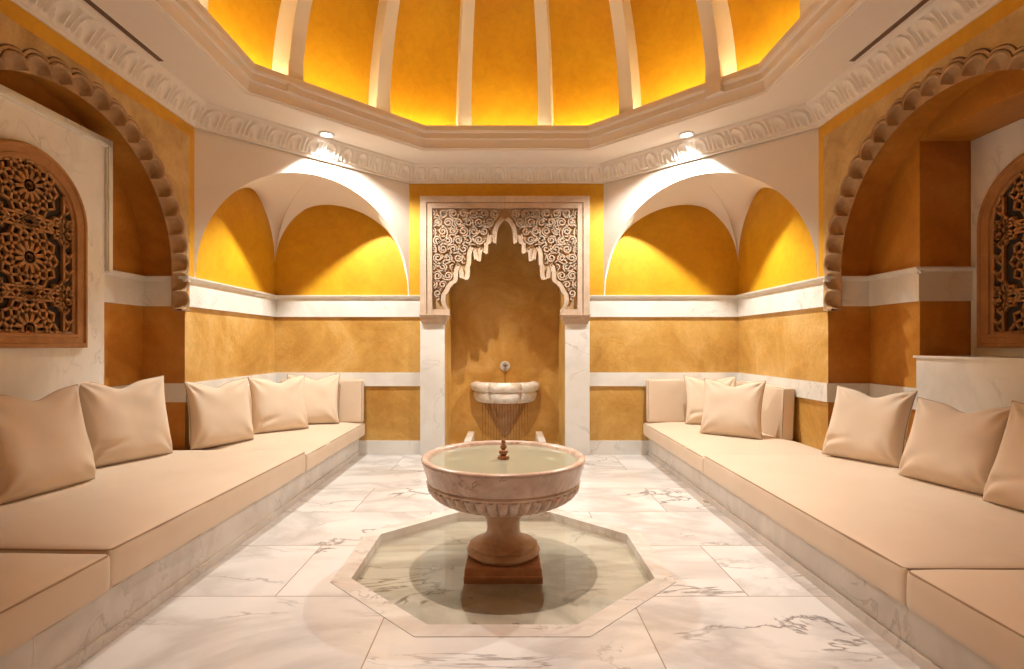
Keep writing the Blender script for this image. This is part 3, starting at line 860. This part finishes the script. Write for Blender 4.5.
# windows with pierced screens ---------------------------------------------------------------
def window(sx, X, idx, WC, nm, k_=1.0):
    def sc(m_):
        m_.v = [(x, WC + (y - WC) * k_, E + (z - E) * k_) for x, y, z in m_.v]; return m_
    HW = 0.49; ZB_ = E - 0.025; zs = E + 0.885
    root = struct(empty('window_%d' % idx, (sx * X, WC, ZB_)), 'arched window with a pierced brown lattice screen in the %s wall' % nm)
    def outline(ins, x):
        hw = HW - ins; pts = [(sx * x, WC + hw, ZB_ + ins)]
        for k in range(33):
            a = pi * k / 32; pts.append((sx * x, WC + hw * cos(a), zs + hw * sin(a)))
        pts.append((sx * x, WC - hw, ZB_ + ins)); return pts
    mb = MB()
    mb.grid([outline(i_, x_) for i_, x_ in [(0, X + 0.0), (0, X - 0.03), (0.012, X - 0.04), (0.03, X - 0.04), (0.036, X - 0.03), (0.075, X - 0.026), (0.08, X - 0.034), (0.10, X - 0.034), (0.105, X - 0.02), (0.122, X - 0.012), (0.125, X + 0.02)]], closeu=True)
    sc(mb).build('window_frame', M['wood'], root, smooth=30)
    sc(MB().poly(outline(0.11, X - 0.001))).build('dark_opening', M['dark'], root)
    mb = MB(); IW = HW - 0.12; nrm = (sx, 0, 0); xb = X - 0.016
    def ok(y_, z_):
        if abs(y_ - WC) > IW + 0.004 or z_ < ZB_ + 0.115: return False
        return z_ <= zs or hypot(y_ - WC, z_ - zs) <= IW + 0.004
    def B(y0, z0, y1, z1, w=0.017):
        w = w * 1.2
        # clip to the opening in small steps
        n = max(2, int(hypot(y1 - y0, z1 - z0) / 0.02)); st = None; last = None
        for k in range(n + 1):
            t_ = k / n; p = (y0 + (y1 - y0) * t_, z0 + (z1 - z0) * t_)
            if ok(*p):
                if st is None: st = p
                last = p
            else:
                if st is not None and last != st: mb.bar((sx * xb, *st), (sx * xb, *last), w, 0.022, nrm)
                st = None
        if st is not None and last != st: mb.bar((sx * xb, *st), (sx * xb, *last), w, 0.022, nrm)
    zc0 = E + 0.108
    cents = [(WC, zc0 + 0.492 * k) for k in range(0, 3)]
    RR = 0.19
    for (yc, z_) in cents:
        n = 12
        for k in range(n):
            a = 2 * pi * k / n; b = 2 * pi * (k + .5) / n; c_ = 2 * pi * (k - .5) / n; a2 = 2 * pi * (k + 1) / n
            def q(r, an): return (yc + r * sin(an), z_ + r * cos(an))
            B(*q(.034, c_), *q(.034, b), .015)
            B(*q(.034, b), *q(.115, b), .020)
            B(*q(.115, b), *q(.150, a), .015); B(*q(.115, c_), *q(.150, a), .015)
            B(*q(.150, a), *q(.192, b), .015); B(*q(.150, a2), *q(.192, b), .015)
            B(*q(.192, b), *q(.225, a), .013); B(*q(.192, c_), *q(.225, a), .013)
    # strapwork between the rosettes and at the sides
    for sg in (-1, 1):
        for k in range(-1, 26):
            zz = ZB_ + 0.06 + k * 0.0615
            y1 = WC + sg * (IW - 0.012); y0 = WC + sg * (IW - 0.085); ym = WC + sg * (IW - 0.048)
            if k % 2: B(y0, zz, ym, zz + .03, .012); B(ym, zz + .03, ym, zz + .075, .012)
            else: B(ym, zz - .01, y1, zz + .03, .012); B(ym, zz - .01, y0, zz + .03, .012)
        for k in range(3):
            zm = zc0 + 0.246 + 0.492 * (k - 1) if True else 0
            for (a, b) in ((0.03, 0.10), (0.10, 0.17)):
                B(WC + sg * a, zm - .03, WC + sg * b, zm + .03, .013); B(WC + sg * a, zm + .03, WC + sg * b, zm - .03, .013)
            B(WC, zm + 0.045, WC + sg * 0.06, zm, .013); B(WC, zm - 0.045, WC + sg * 0.06, zm, .013)
            B(WC + sg * .05, zm - .04, WC + sg * .30, zm - .04, .012); B(WC + sg * .05, zm + .04, WC + sg * .30, zm + .04, .012)
        B(WC + sg * (IW - .09), ZB_ + .1, WC + sg * (IW - .09), zs + .2, .014)
    for k in range(-1, 3):
        for sg in (-1, 1):
            yc, z_ = WC + sg * 0.27, zc0 + 0.246 + 0.492 * k
            n = 8
            for j in range(n):
                a = 2 * pi * j / n; b = 2 * pi * (j + .5) / n; c_ = 2 * pi * (j - .5) / n
                B(yc + .026 * sin(c_), z_ + .026 * cos(c_), yc + .026 * sin(b), z_ + .026 * cos(b), .013)
                B(yc + .026 * sin(b), z_ + .026 * cos(b), yc + .075 * sin(b), z_ + .075 * cos(b), .015)
                B(yc + .075 * sin(b), z_ + .075 * cos(b), yc + .105 * sin(a), z_ + .105 * cos(a), .013)
                B(yc + .075 * sin(c_), z_ + .075 * cos(c_), yc + .105 * sin(a), z_ + .105 * cos(a), .013)
    sc(mb).build('lattice_screen', M['wood'], root)
    rebase(root, (sx * X, WC, ZB_))
WCY = 3.575
# marble lining behind the left window (slightly proud slab) and inside the right bay
XS = 3.12
mb = MB(); mb.box(-RX + 0.001, -XS, 2.72, 4.04, 0.335, E + 1.56)
trim(mb, M['marble'], 'white veined marble slab standing forward in the left recess round the lattice window')
mb = MB(); za, zb_ = ZL1 - 0.045, E + 1.606
for a, b in ((4.04, 4.13), (2.63, 2.72)):
    mb.box(-RX + 0.001, -XS, a, b, za, zb_); lo_, hi_ = (a, b - .03) if a > 3 else (a + .03, b)
    mb.box(-XS, -XS + 0.014, lo_ + .008, hi_ - .006, za, zb_ - 0.03)
    mb.box(-XS + .014, -XS + 0.024, lo_ + .02, hi_ - .018, za, zb_ - 0.04)
mb.box(-RX + 0.001, -XS, 2.72, 4.04, E + 1.56, zb_)
mb.box(-XS, -XS + 0.014, 2.66, 4.10, zb_ - 0.075, zb_ - 0.03); mb.box(-XS + .014, -XS + 0.024, 2.67, 4.09, zb_ - 0.063, zb_ - 0.042)
trim(mb, M['marble'], 'marble moulding framing the left window slab')
mb = MB(); mb.box(3.698, 3.71, 3.0, 4.15, E - 0.09, E + 1.62)
trim(mb, M['marble'], 'veined marble slab lining the right window bay')
window(-1, XS, 1, 3.38, 'left', XS / RX); window(1, 3.698, 2, WCY, 'right')
# marble parapet under the right bay
mb = MB(); mb.box(RX - 0.02, RX - 0.001, 2.97, 4.17, 0.38, E - 0.105); mb.box(RX - 0.035, 3.71, 2.96, 4.185, E - 0.105, E - 0.088)
trim(mb, M['marble'], 'white marble parapet and sill below the right window bay')

# benches ---------------------------------------------------------------------------------------
BX = {-1: (1.85, 1.775), 1: (1.785, 1.715)}
ZP = 0.245; ZCU = 0.405
for sx, nm in ((-1, 'left'), (1, 'right')):
    xp, xb = BX[sx]
    root = empty('bench', (sx * 2.4, 3.0, 0)); tag(root, 'low white marble bench plinth running along the %s wall' % nm, 'bench')
    mb = MB(); a, b = sorted((sx * xp, sx * (W - .001))); mb.box(a, b, YF + .01, D - .012, 0.001, ZP)
    a, b = sorted((sx * (W - .001), sx * (RX - .001))); mb.box(a, b, AY - RC + .004, AY + RC - .004, 0.001, ZP)
    mb.build('plinth', M['skirt'], root)
    mb = MB(); a, b = sorted((sx * (xp - 0.016), sx * (xp))); mb.box(a, b, YF + .01, D - .04, 0.001, 0.05)
    mb.build('toe_strip', M['skirt'], root)
    rebase(root, (sx * 2.4, 3.0, 0))

def rbox(hx, hy, hz, r, crown, n=(10, 16, 4), side=0.0, seed=0):
    """rounded cushion block centred at the origin, faces subdivided, crowned top"""
    mb_ = MB()
    def face(ax, sg):
        o = [i for i in range(3) if i != ax]; h = (hx, hy, hz); rows = []
        def lin(m, k): return [sin((i / k - 0.5) * pi) if True else 0 for i in range(k + 1)]
        us = lin(o[0], n[o[0]] * 2); vs2 = lin(o[1], n[o[1]] * 2)
        for u in us:
            row_ = []
            for v in vs2:
                p = [0, 0, 0]; p[ax] = sg * h[ax]; p[o[0]] = u * h[o[0]]; p[o[1]] = v * h[o[1]]
                q = [max(-h[i] + r, min(h[i] - r, p[i])) for i in range(3)]
                dlt = Vector([p[i] - q[i] for i in range(3)]); dlt = dlt.normalized() * r if dlt.length > 1e-9 else dlt
                pp = [q[i] + dlt[i] for i in range(3)]
                fx_, fy_ = abs(pp[0]) / hx, abs(pp[1]) / hy
                if pp[2] > 0:
                    pp[2] += crown * (1 - min(1, fx_) ** 4) * (1 - min(1, fy_) ** 6)
                    pp[2] += 0.006 * noise.noise(Vector((pp[0] * 2.2 + seed, pp[1] * 2.2, 0))) * (1 - min(1, fx_) ** 6)
                bul = side * (1 - (pp[2] / (hz + crown)) ** 2 if abs(pp[2]) < hz + crown else 0)
                if fx_ > 0.93: pp[0] += math.copysign(bul, pp[0]) + 0.003 * noise.noise(Vector((pp[1] * 9 + seed, pp[2] * 8, 1)))
                if fy_ > 0.93: pp[1] += math.copysign(bul, pp[1])
                row_.append(tuple(pp))
            rows.append(row_)
        mb_.grid(rows)
    for ax in range(3):
        for sg in (-1, 1): face(ax, sg)
    return mb_
def rloop(hx, hy, r, z, k=5):
    pts = []
    for cx_, cy_, a0 in ((hx - r, hy - r, 0), (-hx + r, hy - r, pi / 2), (-hx + r, -hy + r, pi), (hx - r, -hy + r, 3 * pi / 2)):
        for i in range(k + 1):
            a = a0 + i / k * pi / 2; pts.append((cx_ + r * cos(a), cy_ + r * sin(a), z))
    # subdivide the long runs
    return pts
def seat(name, x0, x1, y0, y1, z0, z1, label, group, seed, crown=0.045, rot=0.0):
    hx, hy, hz = (x1 - x0) / 2, (y1 - y0) / 2, (z1 - z0) / 2
    root = empty(name, ((x0 + x1) / 2, (y0 + y1) / 2, z0), (0, 0, rot))
    tag(root, label, 'cushion', group)
    o = rbox(hx, hy, hz, 0.022, crown, side=0.006, seed=seed).build('cushion_body', M['fabric'], root, smooth=50, merge=True); o.location = (0, 0, hz)
    mb = MB(); mb.tube(rloop(hx - .004, hy - .004, 0.02, hz - 0.010), 0.0062, 6, True); mb.tube(rloop(hx - .004, hy - .004, 0.02, -hz + 0.012), 0.0045, 6, True)
    o = mb.build('piping', M['piping'], o, smooth=60)
    return root
G1 = 'seat cushions on the benches'
Lx0, Lx1 = -2.912, -BX[-1][1]; Rx0, Rx1 = BX[1][1], 2.912
seat('seat_cushion', Lx0, Lx1, 4.635, 6.53, ZP, ZCU, 'flat cream seat cushion at the far end of the left bench by the back wall', G1, 1)
seat('seat_cushion', -3.24, -1.803, 2.42, 4.62, ZP, 0.440, 'long cream seat cushion in the middle of the left bench', G1, 2, rot=-0.024)
seat('seat_cushion', Lx0, -1.82, 0.05, 2.395, ZP, 0.424, 'nearest cream seat cushion on the left bench, cut by the photo edge', G1, 3)
seat('seat_cushion', Rx0, Rx1, 4.535, 6.53, ZP, ZCU, 'flat cream seat cushion at the far end of the right bench by the back wall', G1, 4)
seat('seat_cushion', Rx0, 3.28, 2.242, 4.527, ZP, ZCU + .018, 'long cream seat cushion in the middle of the right bench', G1, 5)
seat('seat_cushion', Rx0, Rx1, 0.05, 2.235, ZP, ZCU + .015, 'nearest cream seat cushion on the right bench, cut by the photo edge', G1, 6)
def backc(cx_, cy_, wdt, hgt, thk, rz, label, seed, tilt=0.04):
    root = empty('back_cushion', (cx_, cy_, ZCU + 0.018), (-tilt, 0, rz)); tag(root, label, 'cushion', 'upright back cushions')
    # body in local: width x, thickness y, height z
    mb_ = rbox(wdt / 2, hgt / 2, thk / 2, 0.02, 0.008, side=0.004, seed=seed)
    mb_.v = [(x, -z, y + hgt / 2) for x, y, z in mb_.v]
    body = mb_.build('cushion_body', M['fabric'], root, smooth=50, merge=True)
    mb = MB()
    for s_ in (-1, 1):
        pts = rloop(wdt / 2 - .004, hgt / 2 - .004, 0.02, s_ * (thk / 2 - 0.010)); mb.tube([(x, -z, y + hgt / 2) for x, y, z in pts], 0.0045, 6, True)
    mb.build('piping', M['piping'], body, smooth=60)
    return root
backc(2.235, 6.445, 0.98, 0.525, 0.125, 0, 'upright cream back cushion against the back wall at the right corner', 1)
backc(2.81, 5.76, 1.10, 0.52, 0.125, -pi / 2, 'upright cream back cushion against the right wall with its end showing', 2)
backc(-2.28, 6.445, 1.0, 0.525, 0.125, 0, 'upright cream back cushion against the back wall at the left corner', 3)
backc(-2.855, 5.65, 1.46, 0.50, 0.09, pi / 2, 'upright cream back cushion against the left wall behind the pillows', 4)

# throw pillows ------------------------------------------------------------------------------------
def pillow(x, y, psi, size, tilt, label, seed, roll=0.0, notch=0.5, zoff=0.0):
    rg = random.Random(seed)
    root = empty('throw_pillow', (x, y, ZCU + 0.052 + zoff), (0, 0, 0))
    root.rotation_euler = (radians(-tilt), radians(roll), radians(psi)); tag(root, label, 'pillow', 'loose square throw pillows')
    n = 44; S = size / 2; T = 0.105
    ph = [rg.uniform(0, 6) for _ in range(6)]
    def P(u, v, sg):
        # pinched outline: sides bow in, corners stick out
        bow = 0.085
        X_ = S * u * (1 - bow * (1 - v * v) * abs(u) ** 3); Z_ = S * v * (1 - (bow if v > 0 else 0.02) * (1 - u * u) * abs(v) ** 3)
        # dent chopped into the top edge
        dent = math.exp(-((u - ph[0] * 0.05 + .12) / 0.34) ** 2) * max(0, v) ** 3
        Z_ -= notch * 0.34 * S * dent
        # bottom squashed flat
        if v < -0.6: Z_ -= 0.035 * S * (1 - u * u) * (-v - 0.6) / 0.4
        t_ = T * ((1 - u ** 4) * (1 - v ** 4)) ** 0.5 if abs(u) < 1 and abs(v) < 1 else 0.0
        t_ *= 1.0 - 0.34 * v
        t_ *= 1 - 0.30 * notch * dent
        wr = 0
        for k, (cu, cv) in enumerate(((-1, -1), (1, -1), (1, 1), (-1, 1))):
            d_ = hypot(u - cu, v - cv); an = atan2(v - cv, u - cu)
            wr += 0.013 * math.exp(-(d_ / 0.6) ** 2) * sin(an * 9 + ph[k]) * min(1, d_ * 4)
        wr += 0.010 * noise.noise(Vector((u * 1.8 + seed, v * 1.8, sg)))
        # a sharp crease running from a lower corner
        cr = (v + 0.66 - 0.18 * (u + 1) * (1 if seed % 2 else -1)); wr -= 0.020 * math.exp(-(cr / 0.07) ** 2) * math.exp(-((u + (0.6 if seed % 2 else -0.6)) / 0.35) ** 2)
        e = min(1, (1 - abs(u)) * 6) * min(1, (1 - abs(v)) * 6)
        y_ = sg * (t_ + wr * e)
        # slump: the middle of the pillow sags backwards
        y_ += 0.03 * (1 - u * u) * (v * 0.5 + 0.5)
        return (X_, y_, Z_ + S * 0.97)
    mb = MB()
    gs = [sin(pi * (i / n - 0.5)) for i in range(n + 1)]
    for sg in (-1, 1): mb.grid([[P(u, v, sg) for u in gs] for v in gs])
    body = mb.build('pillow_body', M['fabric'], root, smooth=70, merge=True)
    mb = MB(); lp = [P(u, -1, 0) for u in gs] + [P(1, v, 0) for v in gs[1:]] + [P(u, 1, 0) for u in gs[::-1][1:]] + [P(-1, v, 0) for v in gs[::-1][1:-1]]
    mb.tube(lp, 0.0042, 6, True); mb.build('piping', M['piping'], body, smooth=70)
    return root
pillow(-2.82, 3.19, 82, 0.645, 12, 'large cream pillow nearest the left edge under the left lattice window', 2, zoff=0.032)
pillow(-2.92, 4.05, 66, 0.65, 10, 'cream pillow second from the left, in the recess of the left bench', 3, zoff=0.032)
pillow(-2.65, 4.88, 60, 0.61, 9, 'cream pillow at the left wall pier, third from the left', 4)
pillow(-2.43, 5.62, 44, 0.60, 11, 'cream pillow overlapping another near the left back corner', 5)
pillow(-2.28, 6.12, 14, 0.60, 16, 'cream pillow half hidden in the left corner, pointed top', 6)
pillow(2.38, 6.05, -14, 0.58, 16, 'cream pillow partly hidden in the right corner against the back cushion', 7)
pillow(2.27, 5.30, -36, 0.60, 20, 'cream pillow in front of another near the right back corner', 8)
pillow(2.80, 4.13, -64, 0.60, 20, 'cream pillow with a deep dent beside the right wall pier', 9, zoff=0.015)
pillow(2.84, 3.38, -72, 0.575, 20, 'cream pillow below the marble parapet, between two other right pillows', 10, zoff=0.015)
pillow(2.86, 2.76, -80, 0.62, 20, 'cream pillow at the right edge of the photo, cut off', 11, zoff=0.015)

# standing fountain --------------------------------------------------------------------------------
FC = (X0, 3.40); PZ = -0.070
ft = empty('fountain', (FC[0], FC[1], PZ)); tag(ft, 'round pink marble fountain bowl on a turned red-brown pedestal in the pool', 'fountain')
mb = MB()
prof = [(0.10, 0.345), (0.17, 0.347), (0.22, 0.350), (0.27, 0.356), (0.32, 0.367), (0.37, 0.384), (0.41, 0.402), (0.44, 0.422), (0.465, 0.448), (0.478, 0.468), (0.483, 0.484), (0.484, 0.492), (0.493, 0.498), (0.498, 0.505), (0.494, 0.512), (0.491, 0.517), (0.499, 0.545), (0.511, 0.585), (0.520, 0.618), (0.527, 0.636), (0.530, 0.648), (0.528, 0.656), (0.520, 0.662), (0.506, 0.663), (0.490, 0.660), (0.482, 0.650), (0.472, 0.61), (0.45, 0.575), (0.38, 0.54), (0.2, 0.51), (0.001, 0.505)]
NG = 44
def gad(i, a, r):
    if 1 <= i <= 10:
        w_ = [0, 0.25, 0.5, 0.9, 1.15, 1.3, 1.35, 1.35, 1.3, 1.15, 0.8][i]
        return r + 0.030 * w_ * (abs(cos(a * NG / 2)) ** 0.65 - 0.6)
    return r
mb.lathe(prof, (FC[0], FC[1], 0), NG * 10, gad)
mb.build('bowl', M['pink'], ft, smooth=45)
mb = MB()
prof = [(0.11, 0.350), (0.124, 0.335), (0.128, 0.31), (0.126, 0.275), (0.118, 0.258), (0.111, 0.240), (0.108, 0.215), (0.107, 0.19), (0.109, 0.168), (0.116, 0.150), (0.130, 0.133), (0.152, 0.117), (0.180, 0.105), (0.205, 0.098), (0.214, 0.093), (0.214, 0.088), (0.208, 0.084), (0.222, 0.078), (0.234, 0.066), (0.238, 0.053), (0.232, 0.040), (0.220, 0.032), (0.210, 0.028), (0.208, 0.024), (0.001, 0.024)]
mb.lathe(prof, (FC[0], FC[1], 0), 64); mb.build('pedestal', M['terra2'], ft, smooth=40)
mb = MB(); h = 0.240; rows = []
for ins, z in ((0.0, PZ), (0.0, -0.03), (0.004, -0.026), (0.006, 0.016), (0.012, 0.024)):
    q = h - ins; rows.append([(FC[0] + a * q, FC[1] + b * q, z) for a, b in ((-1, -1), (1, -1), (1, 1), (-1, 1))])
mb.grid(rows, closeu=True); mb.poly(rows[-1]); mb.build('base_block', M['terra'], ft)
mb = MB()
prof = [(0.0001, 0.508), (0.05, 0.509), (0.05, 0.52), (0.028, 0.535), (0.024, 0.62), (0.036, 0.634), (0.040, 0.644), (0.036, 0.655), (0.020, 0.664), (0.030, 0.676), (0.032, 0.684), (0.026, 0.693), (0.014, 0.700), (0.022, 0.710), (0.023, 0.717), (0.016, 0.726), (0.010, 0.734), (0.015, 0.745), (0.013, 0.756), (0.0001, 0.766)]
mb.lathe(prof, (FC[0], FC[1], 0), 24); mb.build('finial', M['bronze'], ft, smooth=50)
rebase(ft, (FC[0], FC[1], PZ))
mb = MB(); mb.poly([(FC[0] + 0.4765 * cos(2 * pi * k / 64), FC[1] + 0.4765 * sin(2 * pi * k / 64), 0.636) for k in range(64)])
tag(mb.build('bowl_water', M['bowlwater'], fix=False), 'still greenish water filling the fountain bowl to the brim', 'water', kind='stuff')

# wall basin in the niche ------------------------------------------------------------------------
wb = empty('wall_basin', (X0, NY, 0.85)); tag(wb, 'lobed white marble wall basin on a ribbed brown bracket in the niche', 'basin')
def lob(i, a, r):
    if i == 0: pass
    return r * (1.08 + 0.13 * (abs(cos((a - 1.5 * pi) * 3.0)) ** 0.45 - 0.75))
mb = MB()
prof = [(0.05, -0.30), (0.30, -0.30), (0.36, -0.285), (0.395, -0.25), (0.41, -0.20), (0.412, -0.165), (0.395, -0.150), (0.395, -0.140), (0.43, -0.125), (0.452, -0.095), (0.452, -0.06), (0.436, -0.03), (0.40, -0.015), (0.375, -0.012), (0.36, -0.02), (0.34, -0.07), (0.05, -0.10)]
mb.lathe(prof, (X0, NY - 0.001, 0.885), 96, lob, a0=pi, a1=2 * pi, ey=0.80)
mb.build('basin_bowl', M['basin'], wb, smooth=40)
mb = MB()
def rib_(i, a, r): return r * (1 + 0.05 * (abs(cos(a * 11)) - 0.5))
mb.lathe([(0.30, -0.30), (0.285, -0.34), (0.20, -0.50), (0.11, -0.66), (0.05, -0.76), (0.0005, -0.80)], (X0, NY - 0.001, 0.885), 110, rib_, a0=pi, a1=2 * pi, ey=0.8)
mb.build('bracket', M['brown'], wb, smooth=60)
rebase(wb, (X0, NY, 0.85))
MBw = MB(); MBw.poly([(X0 + 0.35 * cos(pi + pi * k / 32), NY - 0.002 + 0.28 * sin(pi + pi * k / 32), 0.85) for k in range(33)])
tag(MBw.build('basin_water', M['stream'], fix=False), 'water standing in the lobed wall basin', 'water', kind='stuff')
# falling threads of water
mb = MB(); rg = random.Random(5)
for k in range(17):
    f_ = -1 + 2 * k / 16; xx = X0 + 0.30 * f_; yy = NY - 0.34 * sqrt(1 - (f_ * 0.74) ** 2) - 0.01
    pts = [(xx + rg.uniform(-.002, .002), yy, 0.60 - 0.60 * q / 8) for q in range(9)]
    mb.tube(pts, [0.006 - 0.0004 * q + rg.uniform(-.001, .001) for q in range(9)], 6)
tag(mb.build('falling_water', M['stream'], smooth=60), 'curtain of thin water threads falling from the wall basin', 'water', kind='stuff')
sp = empty('water_spout', (X0 + 0.0, NY, E - 0.30)); tag(sp, 'small round steel water spout on the niche wall above the basin', 'spout')
sc_ = (X0 - 0.0, NY, E - 0.30)
def disc(prof, c):
    m_ = MB(); m_.lathe(prof, (0, 0, 0), 32); m_.v = [(c[0] + x, c[1] - z, c[2] + y) for x, y, z in m_.v]; return m_
disc([(0.0005, 0.0), (0.068, 0.0), (0.070, 0.012), (0.060, 0.022), (0.048, 0.020), (0.044, 0.012), (0.0005, 0.012)], sc_).build('rosette', M['ring'], sp, smooth=40)
disc([(0.034, 0.0), (0.034, 0.03), (0.022, 0.034), (0.022, 0.06), (0.012, 0.062), (0.012, 0.02), (0.0005, 0.02)], sc_).build('nozzle', M['chrome'], sp, smooth=40)
rebase(sp, sc_)
mb = MB(); mb.tube([(sc_[0], NY - 0.055 - 0.035 * sqrt(q / 6), sc_[2] - 0.01 - (q / 6) * 0.235) for q in range(7)], 0.006, 6)
tag(mb.build('water_jet', M['stream'], smooth=60), 'single thread of water running from the spout into the wall basin', 'water', kind='stuff')
# kerb blocks of the runnel
for sx in (-1, 1):
    mb = MB(); xa, xb = sorted((X0 + sx * 0.42, X0 + sx * 0.51)); mb.box(xa, xb, 6.45, 7.2, 0.001, 0.185)
    o = mb.build('runnel_kerb', M['marble']); bv = o.modifiers.new('bev', 'BEVEL'); bv.width = 0.006; bv.segments = 2
    tag(o, 'low white marble kerb block seen behind the bowl rim, %s of the water threads' % ('left' if sx < 0 else 'right'), 'kerb block')

# ceiling fittings -----------------------------------------------------------------------------
labs = ['lit round downlight in the soffit above the left corner arch', 'lit round downlight in the soffit above the right corner arch',
        'round downlight in the soffit behind the viewer at left', 'round downlight in the soffit behind the viewer at right']
for (x, y_, e, c), lab in zip(DL, labs):
    r = empty('downlight', (x, y_, ZT)); tag(r, lab, 'ceiling light', 'recessed soffit downlights')
    mb = MB(); mb.lathe([(0.084, 0.0), (0.082, -0.010), (0.066, -0.016), (0.054, -0.008), (0.050, -0.001)], (0, 0, 0), 32); mb.build('trim_ring', M['ring'], r, smooth=50)
    mb = MB(); mb.poly([(0.050 * cos(2 * pi * k / 24), 0.050 * sin(2 * pi * k / 24), -0.003) for k in range(24)]); mb.build('lens', M['bulb'], r)
for sx, nm in ((-1, 'left'), (1, 'right')):
    r = empty('air_vent', (sx * 2.70, 2.98, ZT)); tag(r, 'long narrow dark air slot in the soffit along the %s wall' % nm, 'air vent')
    mb = MB(); mb.box(-0.024, 0.024, -1.1, 1.1, -0.003, -0.001); mb.build('slot', M['slot'], r)
    mb = MB()
    mb.box(-0.029, -0.024, -1.105, 1.105, -0.006, -0.0005); mb.box(0.024, 0.029, -1.105, 1.105, -0.006, -0.0005)
    mb.build('vent_frame', M['white'], r)
